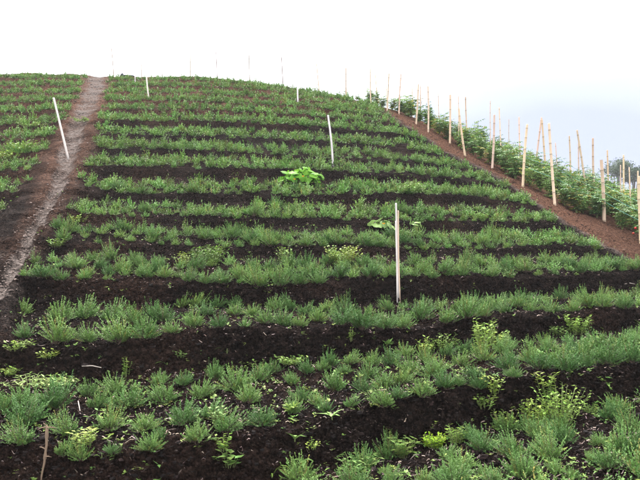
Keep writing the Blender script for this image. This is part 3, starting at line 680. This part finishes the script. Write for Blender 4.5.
# ------------------------------------------------------------------ stakes
def stake_geo(bot, top, r0, r1, nodes, seed, flat=1.0, darktop=False):
    r = np.random.default_rng(seed); g = Geo(); bot = np.asarray(bot, float); top = np.asarray(top, float)
    d = top - bot; Ls = np.linalg.norm(d); n = max(3, int(Ls / .40)) if nodes else 3
    bend = np.array([r.normal(0, .008), r.normal(0, .008), 0]) * Ls
    ts, rs_, tn = [0], [1.0], [1.0]
    if nodes:
        off = r.uniform(.3, .7)
        for i in range(n):
            t = (i + off + r.uniform(-.18, .18)) / n
            for dt, rr, dk in ((-.010, 1.0, 1), (-.003, 1.06, .62), (.004, 1.07, .5), (.010, 1.0, .97)):
                ts.append(t + dt); rs_.append(rr); tn.append(dk)
    else:
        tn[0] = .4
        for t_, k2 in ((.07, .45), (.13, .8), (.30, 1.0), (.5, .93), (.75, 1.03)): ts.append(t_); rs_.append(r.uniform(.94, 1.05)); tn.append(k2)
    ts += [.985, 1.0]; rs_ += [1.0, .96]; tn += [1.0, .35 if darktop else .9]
    pts = [bot + d * t + bend * math.sin(math.pi * min(max(t, 0), 1)) for t in ts]; rad = [(r0 + (r1 - r0) * t) * q for t, q in zip(ts, rs_)]
    sides = 8; tube(g, pts, rad, sides)
    nT = len(g.V[0]); tt = np.repeat(np.array(tn), sides); tt = np.concatenate([tt, np.full(nT - len(tt), tn[-1])]); g.T[0] = np.stack([tt, tt * r.uniform(.95, 1.04), tt * r.uniform(.9, 1.12)], -1) * (r.uniform(.75, 1.08) if nodes else r.uniform(1.0, 1.12))
    if flat != 1.0: g.V[0][:, 1] = g.V[0][:, 1] * flat
    return g
def stake(name, label, cat, ub, vb, ut, vt, wpx, mat_, nodes=True, group=None, D=None, H=None, seed=0, wtop=.85, darktop=False):
    if D is None: b_ = at_uv(ub, vb)
    else: b_ = at_uD(ub, D)
    D0 = b_[1]; top = np.array([(ut - 320) / FPX * D0, D0 + random.uniform(-.08, .08), (HORV - vt) / FPX * D0 + EYE])
    r0 = wpx * D0 / FPX * .40
    o = thing(name, label, cat, b_, 0, 1.0, group)
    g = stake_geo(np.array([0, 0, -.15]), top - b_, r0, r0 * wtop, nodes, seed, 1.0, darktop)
    link('pole', g.mesh('stake_pole', mat_, True), o)
    return o, b_, top
GW = 'pale stakes in the thyme field'
tall, tb, tt_ = stake('white_stake', 'tallest pale stake standing in the middle of the third bed edge', 'stake', 398, 297, 396, 203, 2.5, M_PALE, False, GW, seed=1, wtop=.95)
g = stake_geo(np.array([-.030, -.02, -.1]), np.array([-.058, -.02, 1.36]), .014, .013, False, 77); link('side_slat', g.mesh('side_slat', M_PALE, True), tall)
g = stake_geo(np.array([.021, -.012, -.1]), np.array([-.010, -.012, 1.55]), .012, .010, False, 78); link('edge_strip', g.mesh('edge_strip', M_BAMBOO, True), tall)
stake('white_stake', 'pale leaning stake beside the footpath at left', 'stake', 69.5, 159, 54, 98, 2.9, M_PALE, False, GW, seed=2)
stake('white_stake', 'pale leaning stake behind the squash plant', 'stake', 333, 166, 328, 115, 2.7, M_PALE, False, GW, seed=3)
stake('white_stake', 'short pale stake high up right of centre', 'stake', 298, 102.5, 297.5, 86, 2.1, M_PALE, False, GW, seed=4)
stake('white_stake', 'pale stake near the top of the footpath', 'stake', 149, 98, 146, 73, 2.1, M_PALE, False, GW, seed=5)
stake('white_stake', 'very short pale stake by the dark bundle on the crest', 'stake', 135, 82.5, 135, 73, 1.3, M_PALE, False, GW, seed=6)
GF = 'bamboo stakes along the track'
front = [(371,105,370,69,1.6),(387,111,389,73,2.0),(399,114,401,74,2.0),(416,124,418.5,84,2.2),(428,132,428,86,2.2),(450,143.5,450,95,2.5),(465.5,156,459,108,2.7),(492,168,494,115,2.9),(523,187,527.5,124,3.3),(555,205,549,123,3.5),(604,221,601,160,4.4),(641,244,640,176,4.4)]
FB = []
for i, (ub, vb, ut, vt, wp) in enumerate(front):
    n_ = len(front) - i
    ds = ['rightmost bamboo stake at the edge of the picture beside the track', 'thick flat-topped bamboo stake with dark rings nearest the track corner', 'tall jointed bamboo stake leaning left, third from the right along the track'][n_ - 1] if n_ <= 3 else f'bamboo stake along the reddish track, {ordinal(n_)} counting from the right'
    o, b_, t_ = stake('bamboo_stake', ds, 'stake', ub, vb, ut, vt, wp, M_BAMBOO, True, GF, seed=20 + i, darktop=(n_ in (2,)))
    FB.append((b_, t_))
back = [(378,375,75,1.2),(387,386,70,1.0),(412,412,88,1.1),(421,420,85,1.5),(440,438,92,1.1),(458.5,458.5,96,1.2),(467.6,465.5,97,1.9),(491,490,101,1.1),(501,499.5,107,1.6),(510,509,119,1.0),(521,519,117,2.0),(534,542,117,2.4),(546,542,119,2.6),(558.5,555,143,1.3),(570,569,136,2.0),(587,577,130,2.6),(579,578,143,1.9),(594.5,593,138,2.7),(609,607.5,150,2.2),(624,623,155,2.3),(621,620.5,165,1.6),(631,630,167,1.7),(639,638,171,2.0)]
def solve_D(u, vt, H):
    jj = int((u - U[0]) / 2.5); best = None
    cl_ = colpos(u)
    trk = at_uv(min(u, 640), np.interp(u, tou, tov))[1]
    for D in np.arange(max(trk + .6, Dc[jj] - .2 if u < 400 else 0), Dc[jj] + 9, .15):
        g_ = np.interp(D, cl_[:, 1], cl_[:, 2]); h = (HORV - vt) / FPX * D + EYE - g_
        e_ = abs(h - H)
        if best is None or e_ < best[0]: best = (e_, D, h)
    return best[1]
order_b = sorted(back, key=lambda t: -t[0])
for i, (ub, ut, vt, wp) in enumerate(order_b):
    o, b_, t_ = stake('bamboo_stake', f'bamboo stake rising behind the trellised plants, {ordinal(i + 1)} counting from the right', 'stake', ub, 0, ut, vt, wp, M_BAMBOO, True, 'bamboo stakes inside the trellised field', D=solve_D(ub, vt, 1.95 if wp > 1.4 else 2.1), seed=60 + i)
crest = [(114,111.5,48,.9),(141.5,141.5,48,.9),(163,163,50,.6),(190,190,52,.9),(217,216,52,1.0),(250,249,55,1.0),(284.5,281.5,57,1.1),(320,316.5,64,1.2),(346.5,346,68,1.4)]
for i, (ub, ut, vt, wp) in enumerate(crest):
    jj = int((ub - U[0]) / 2.5)
    stake('thin_stake', f'thin stake standing against the sky on the hill crest, {ordinal(i + 1)} from the left', 'stake', ub, 0, ut, vt, wp * 1.3, M_GREYST if i < 7 else M_BAMBOO, True, 'thin stakes on the crest', D=Dc[jj] + (1.2 if i > 6 else 2.2), seed=90 + i)

# ------------------------------------------------------------------ trellised plants on the right
def trellis_plant(seed):
    r = np.random.default_rng(seed); g = Geo(); st = Geo(); fr = []
    h = r.uniform(.85, 1.1)
    for s in range(9):
        ph = r.uniform(0, 6.28); rad = r.uniform(.08, .42); top = np.array([math.cos(ph) * rad, math.sin(ph) * rad, h * r.uniform(.55, 1.0)])
        tube(st, [(0, 0, -.05), top * np.array([.35, .35, .5]), top], [.014, .010, .005], 4, (1, 1, 1), False)
        tn = r.uniform(.7, 1.25); sick = r.random() < .08
        for q in range(13):
            t = .15 + .85 * (q + r.uniform(0, 1)) / 13; p0 = top * np.array([t ** 1.2, t ** 1.2, t]); a = r.uniform(0, 6.28)
            d = np.array([math.cos(a), math.sin(a), r.uniform(-.3, .5)]); ln = r.uniform(.12, .24)
            ax_ = p0 + unit(d) * ln * .3
            for m_ in range(5):     # compound leaf: five leaflets
                aa = a + (-1.0, 1.0, -.6, .6, 0)[m_]; pp = p0 + unit(d) * ln * (.3, .3, .65, .65, .9)[m_]
                leaf(g, pp, np.array([math.cos(aa), math.sin(aa), d[2] * .5 - .15]), ln * r.uniform(.42, .66), ln * r.uniform(.30, .44), (np.array([2.6, 1.25, .7]) if sick or r.random() < .03 else np.array([.98, 1, .9])) * tn * r.uniform(.75, 1.3), .18, .25)
            if r.random() < .05: fr.append(p0 + unit(d) * .08 - np.array([0, 0, .05]))
    return g, st, fr
TP = []
for s in range(6):
    g, st, fr = trellis_plant(500 + s); TP.append((g.mesh('trellis_foliage', M_STAKED), st.mesh('trellis_stem', M_STEMG)))
def ball(R):
    g = Geo(); V_ = []; F_ = []
    for i in range(7):
        for k in range(8):
            a = math.pi * i / 6; b_ = 2 * math.pi * k / 8; V_.append((R * math.sin(a) * math.cos(b_), R * math.sin(a) * math.sin(b_), R * .9 * math.cos(a)))
    for i in range(6):
        for k in range(8): F_.append((i * 8 + k, (i + 1) * 8 + k, (i + 1) * 8 + (k + 1) % 8, i * 8 + (k + 1) % 8))
    g.add(V_, F_); return g
FRUIT = ball(.045).mesh('red_fruit', M_RED, True)
line = np.array([b_ for b_, t_ in FB][::-1]); line = np.vstack([line[0] + (line[0] - line[1]) * .8, line, line[-1] + (line[-1] - line[-2]) * .8])
ds_ = np.r_[0, np.cumsum(np.linalg.norm(np.diff(line[:, :2], axis=0), axis=1))]
nrow = 0
for j in range(7):
    s_ = .2 + .3 * (j % 2); i = 0
    while s_ < ds_[-1]:
        x = np.interp(s_, ds_, line[:, 0]); y = np.interp(s_, ds_, line[:, 1]); s_ += random.uniform(.68, .92)
        t0 = np.array([np.interp(s_ + .8, ds_, line[:, 0]) - x, np.interp(s_ + .8, ds_, line[:, 1]) - y]); t0 = unit(t0) if np.linalg.norm(t0) > .05 else np.array([-.36, .93])
        nrm_ = np.array([t0[1], -t0[0]]); off = .55 + 1.15 * j + random.uniform(-.12, .12)
        X, Y = x + nrm_[0] * off, y + nrm_[1] * off; uu = 320 + FPX * X / Y
        if uu > 740 or uu < 366: continue
        p_ = at_xy(X, Y); jj = int((uu - U[0]) / 2.5)
        if Y > Dc[jj] + (4.5 if uu > 430 else .4): continue
        i += 1; g, st = TP[(i * 5 + j) % 6]
        o = thing('trellised_plant', f'dark green trellised plant, {ordinal(i)} from the near end of {"the row nearest the track" if j == 0 else ordinal(j + 1) + " row from the track"}', 'vegetable plant', p_, random.uniform(0, 6.28), random.uniform(.75, 1.2), 'trellised plants right of the track')
        link('foliage', g, o); link('stem', st, o)
        if j == 0 and i in (2, 3, 5): 
            for q in range(2): link('red_fruit', FRUIT, o, (random.uniform(-.3, .3), random.uniform(-.45, -.3), random.uniform(.15, .5)))
for n_, (uu, D_) in enumerate([(318, 1.6), (346, 1.4), (118, 2.0), (284, 2.2)]):
    jj = int((uu - U[0]) / 2.5); p_ = at_uD(uu, Dc[jj] + D_); g, st = TP[n_]
    o = thing('trellised_plant', ['leafy plant at the foot of the eighth crest stake', 'leafy plant at the foot of the last crest stake', 'leafy plant beside the first crest stake above the footpath', 'leafy plant at the seventh crest stake, just showing'][n_], 'vegetable plant', p_, 0, (.55, .55, .9 if n_ < 2 else .75), 'plants on the crest')
    link('foliage', g, o); link('stem', st, o)
for i in range(3):                      # strings between the nearest stakes
    a_, b2 = FB[-1 - i], FB[-2 - i]
    for q, fz in enumerate((.34, .48, .62)):
        pa = a_[0] + (a_[1] - a_[0]) * fz; pb = b2[0] + (b2[1] - b2[0]) * fz; g = Geo()
        pts = [pa + (pb - pa) * t - np.array([0, 0, .03 * 4 * t * (1 - t)]) for t in np.linspace(0, 1, 7)]
        c0 = pts[0]; tube(g, [p_ - c0 for p_ in pts], .0035, 4)
        tag(link('trellis_string', g.mesh('trellis_string', M_STRING), None, c0), f'{["lowest", "middle", "top"][q]} teal string tied between {ordinal(i + 1)} and {ordinal(i + 2)} track stakes from the right', 'string', 'strings between the track stakes')

# ------------------------------------------------------------------ odds and ends
# dry stalk at lower left
p_ = at_uv(41, 479); o = thing('dry_stalk', 'dry brown broken stalk standing in the soil at lower left', 'dead stalk', p_)
D0 = p_[1]; S = lambda du_, dv_: np.array([du_ * D0 / FPX, 0, dv_ * D0 / FPX])
M_DRY = plain_mat('dry_stalk', (.25, .175, .12), .85, 25, .4, None, (1, 1, .3))
g = Geo(); tube(g, [S(-1, -3), S(1, 8), S(3, 17), S(3.5, 24), S(5, 34), S(5, 44), S(5, 54)], [.010, .010, .012, .012, .012, .014, .008], 6); link('stem', g.mesh('dry_stem', M_DRY, True), o)
for nm, a_, b_, r_ in (('dry_leaf_sheath', (5, 38), (5.5, 53), .021), ('dry_leaf_sheath', (3, 18), (4, 27), .020)):
    g = Geo(); A_ = S(*a_); B_ = S(*b_); tube(g, [A_, A_ * .7 + B_ * .3, A_ * .35 + B_ * .65, B_], [.008, r_, r_ * .9, .010], 6); g.V[0][:, 1] *= .6; link(nm, g.mesh('sheath', M_DRY, True), o)
for (a_, b_) in (((5, 52), (-4, 49)), ((5, 51), (15, 51)), ((4, 30), (-2, 32)), ((4, 22), (10, 22)), ((5, 53), (2, 56))):
    g = Geo(); tube(g, [S(*a_), (S(*a_) + S(*b_)) * .5 + np.array([0, -.02, .012]), S(*b_)], [.007, .006, .003], 4); link('twig', g.mesh('twig', M_DRY, True), o)
# pale straw stick on the left bank
for (lab, ua, va, ub_, vb_) in (('long pale straw lying on the bank at lower left', 82, 367, 104, 369), ('thin white straw lying at the right end of the fourth bed', 624, 284.5, 634, 284.5), ('pale crooked straw in the second bed right of the dry stalk', 78, 402, 80, 412)):
    A_ = at_uv(ua, va); B_ = at_uv(ub_, vb_); B_ = A_ + (B_ - A_) * min(1, .5 / (np.linalg.norm(B_ - A_) + 1e-6)); Mi = (A_ + B_) * .5 + np.array([0, -.01, .02]); g = Geo(); up = np.array([0, 0, .012])
    tube(g, [up * 1, Mi - A_ + up, B_ - A_ + up], [.005, .006, .004], 5); tag(link('straw', g.mesh('straw_piece', plain_mat('pale_straw', (.66, .56, .50), .8)), None, A_), lab, 'straw')
# dark bundle on the crest by the footpath
jj = int((123 - U[0]) / 2.5); p_ = at_uD(122.5, Dc[jj] + .4); o = thing('dark_bundle', 'small dark bundle lying on the crest beside the footpath', 'bundle', p_)
def lump(sx_, sy_, sz_, seed):
    r = np.random.default_rng(seed); g = ball(1.0); V_ = g.V[0]; nn = vnoise(V_ * 2.3 + seed, seed); V_ *= (1 + .22 * nn)[:, None]; V_ *= np.array([sx_, sy_, sz_]); return g
k_ = link('sack', lump(.13, .12, .20, 3).mesh('sack', M_DARK, True), o, (-.02, 0, .12)); link('sack_flap', lump(.30, .14, .10, 4).mesh('flap', M_DARK, True), o, (.18, 0, .10))
link('cloth_roll', lump(.22, .10, .07, 5).mesh('roll', M_DARK, True), o, (.52, 0, .12))

# far trees beyond the hill at right
def tree(label, u, D, vtop, cw, seed):
    p_ = at_uD(u, D); p_[0] = (u - 320) / FPX * D; p_[2] = -.28; H = (HORV - vtop) / FPX * D + EYE - p_[2]; r = np.random.default_rng(seed)
    o = thing('tree', label, 'tree', p_, 0, 1.0, 'far trees')
    t_ = Geo(); tube(t_, [(0, 0, -.3), (.1, 0, H * .3), (-.05, .1, H * .6), (.05, 0, H * .86)], [.20, .16, .12, .05], 8); g = Geo()
    cl_ = []
    for q in range(34):
        ph = r.uniform(0, 6.28); th = math.acos(r.uniform(-.5, 1)); rr = cw * .5 * r.uniform(.55, 1.0); c = np.array([math.sin(th) * math.cos(ph) * rr, math.sin(th) * math.sin(ph) * rr, H - cw * .42 + math.cos(th) * rr * .8])
        cl_.append(c)
        if q % 4 == 0: tube(t_, [(0, 0, H * .55 + .1 * (q % 5)), c * np.array([.5, .5, 1]) - np.array([0, 0, .5]), c], [.07, .05, .02], 5)
    for c in cl_:
        tn = r.uniform(.65, 1.25)
        for q in range(110):
            dd = unit(r.normal(0, 1, 3)) * (r.uniform(0, 1) ** .5) * cw * .17 * np.array([1.25, 1.25, .8])
            leaf(g, c + dd, r.normal(0, 1, 3), .30, .17, np.array([1, 1, 1.0]) * tn * r.uniform(.8, 1.2), .1)
    link('trunk', t_.mesh('tree_trunk', M_BARK, True), o); link('crown', g.mesh('tree_crown', M_TREE), o)
tree('round-topped far tree beyond the stakes at right', 618, 125, 158, 5.2, 11)
tree('smaller far tree right of the round-topped tree', 633, 122, 167, 4.2, 12)

# ------------------------------------------------------------------ thin haze added over the hill, partly standing in for lens veiling glare
def haze(x0, x1, y0, y1, z0, z1, dens):
    V_ = [(x, y, z) for z in (z0, z1) for y in (y0, y1) for x in (x0, x1)]
    F_ = [(0, 2, 3, 1), (4, 5, 7, 6), (0, 1, 5, 4), (1, 3, 7, 5), (3, 2, 6, 7), (2, 0, 4, 6)]
    m = bpy.data.materials.new('haze'); m.use_nodes = True; n = m.node_tree.nodes; n.clear()
    o_ = n.new('ShaderNodeOutputMaterial'); v = n.new('ShaderNodeVolumePrincipled'); v.inputs['Color'].default_value = (.94, .95, .97, 1); v.inputs['Density'].default_value = dens
    m.node_tree.links.new(v.outputs[0], o_.inputs['Volume'])
    return tag(link('haze', quads_mesh('haze', V_, F_, [m])), 'thin pale haze over the whole hillside, partly standing in for lens glare', 'haze', None, 'stuff')
haze(-2600, 2600, -2600, 2600, -1.5, 24.5, .0006)
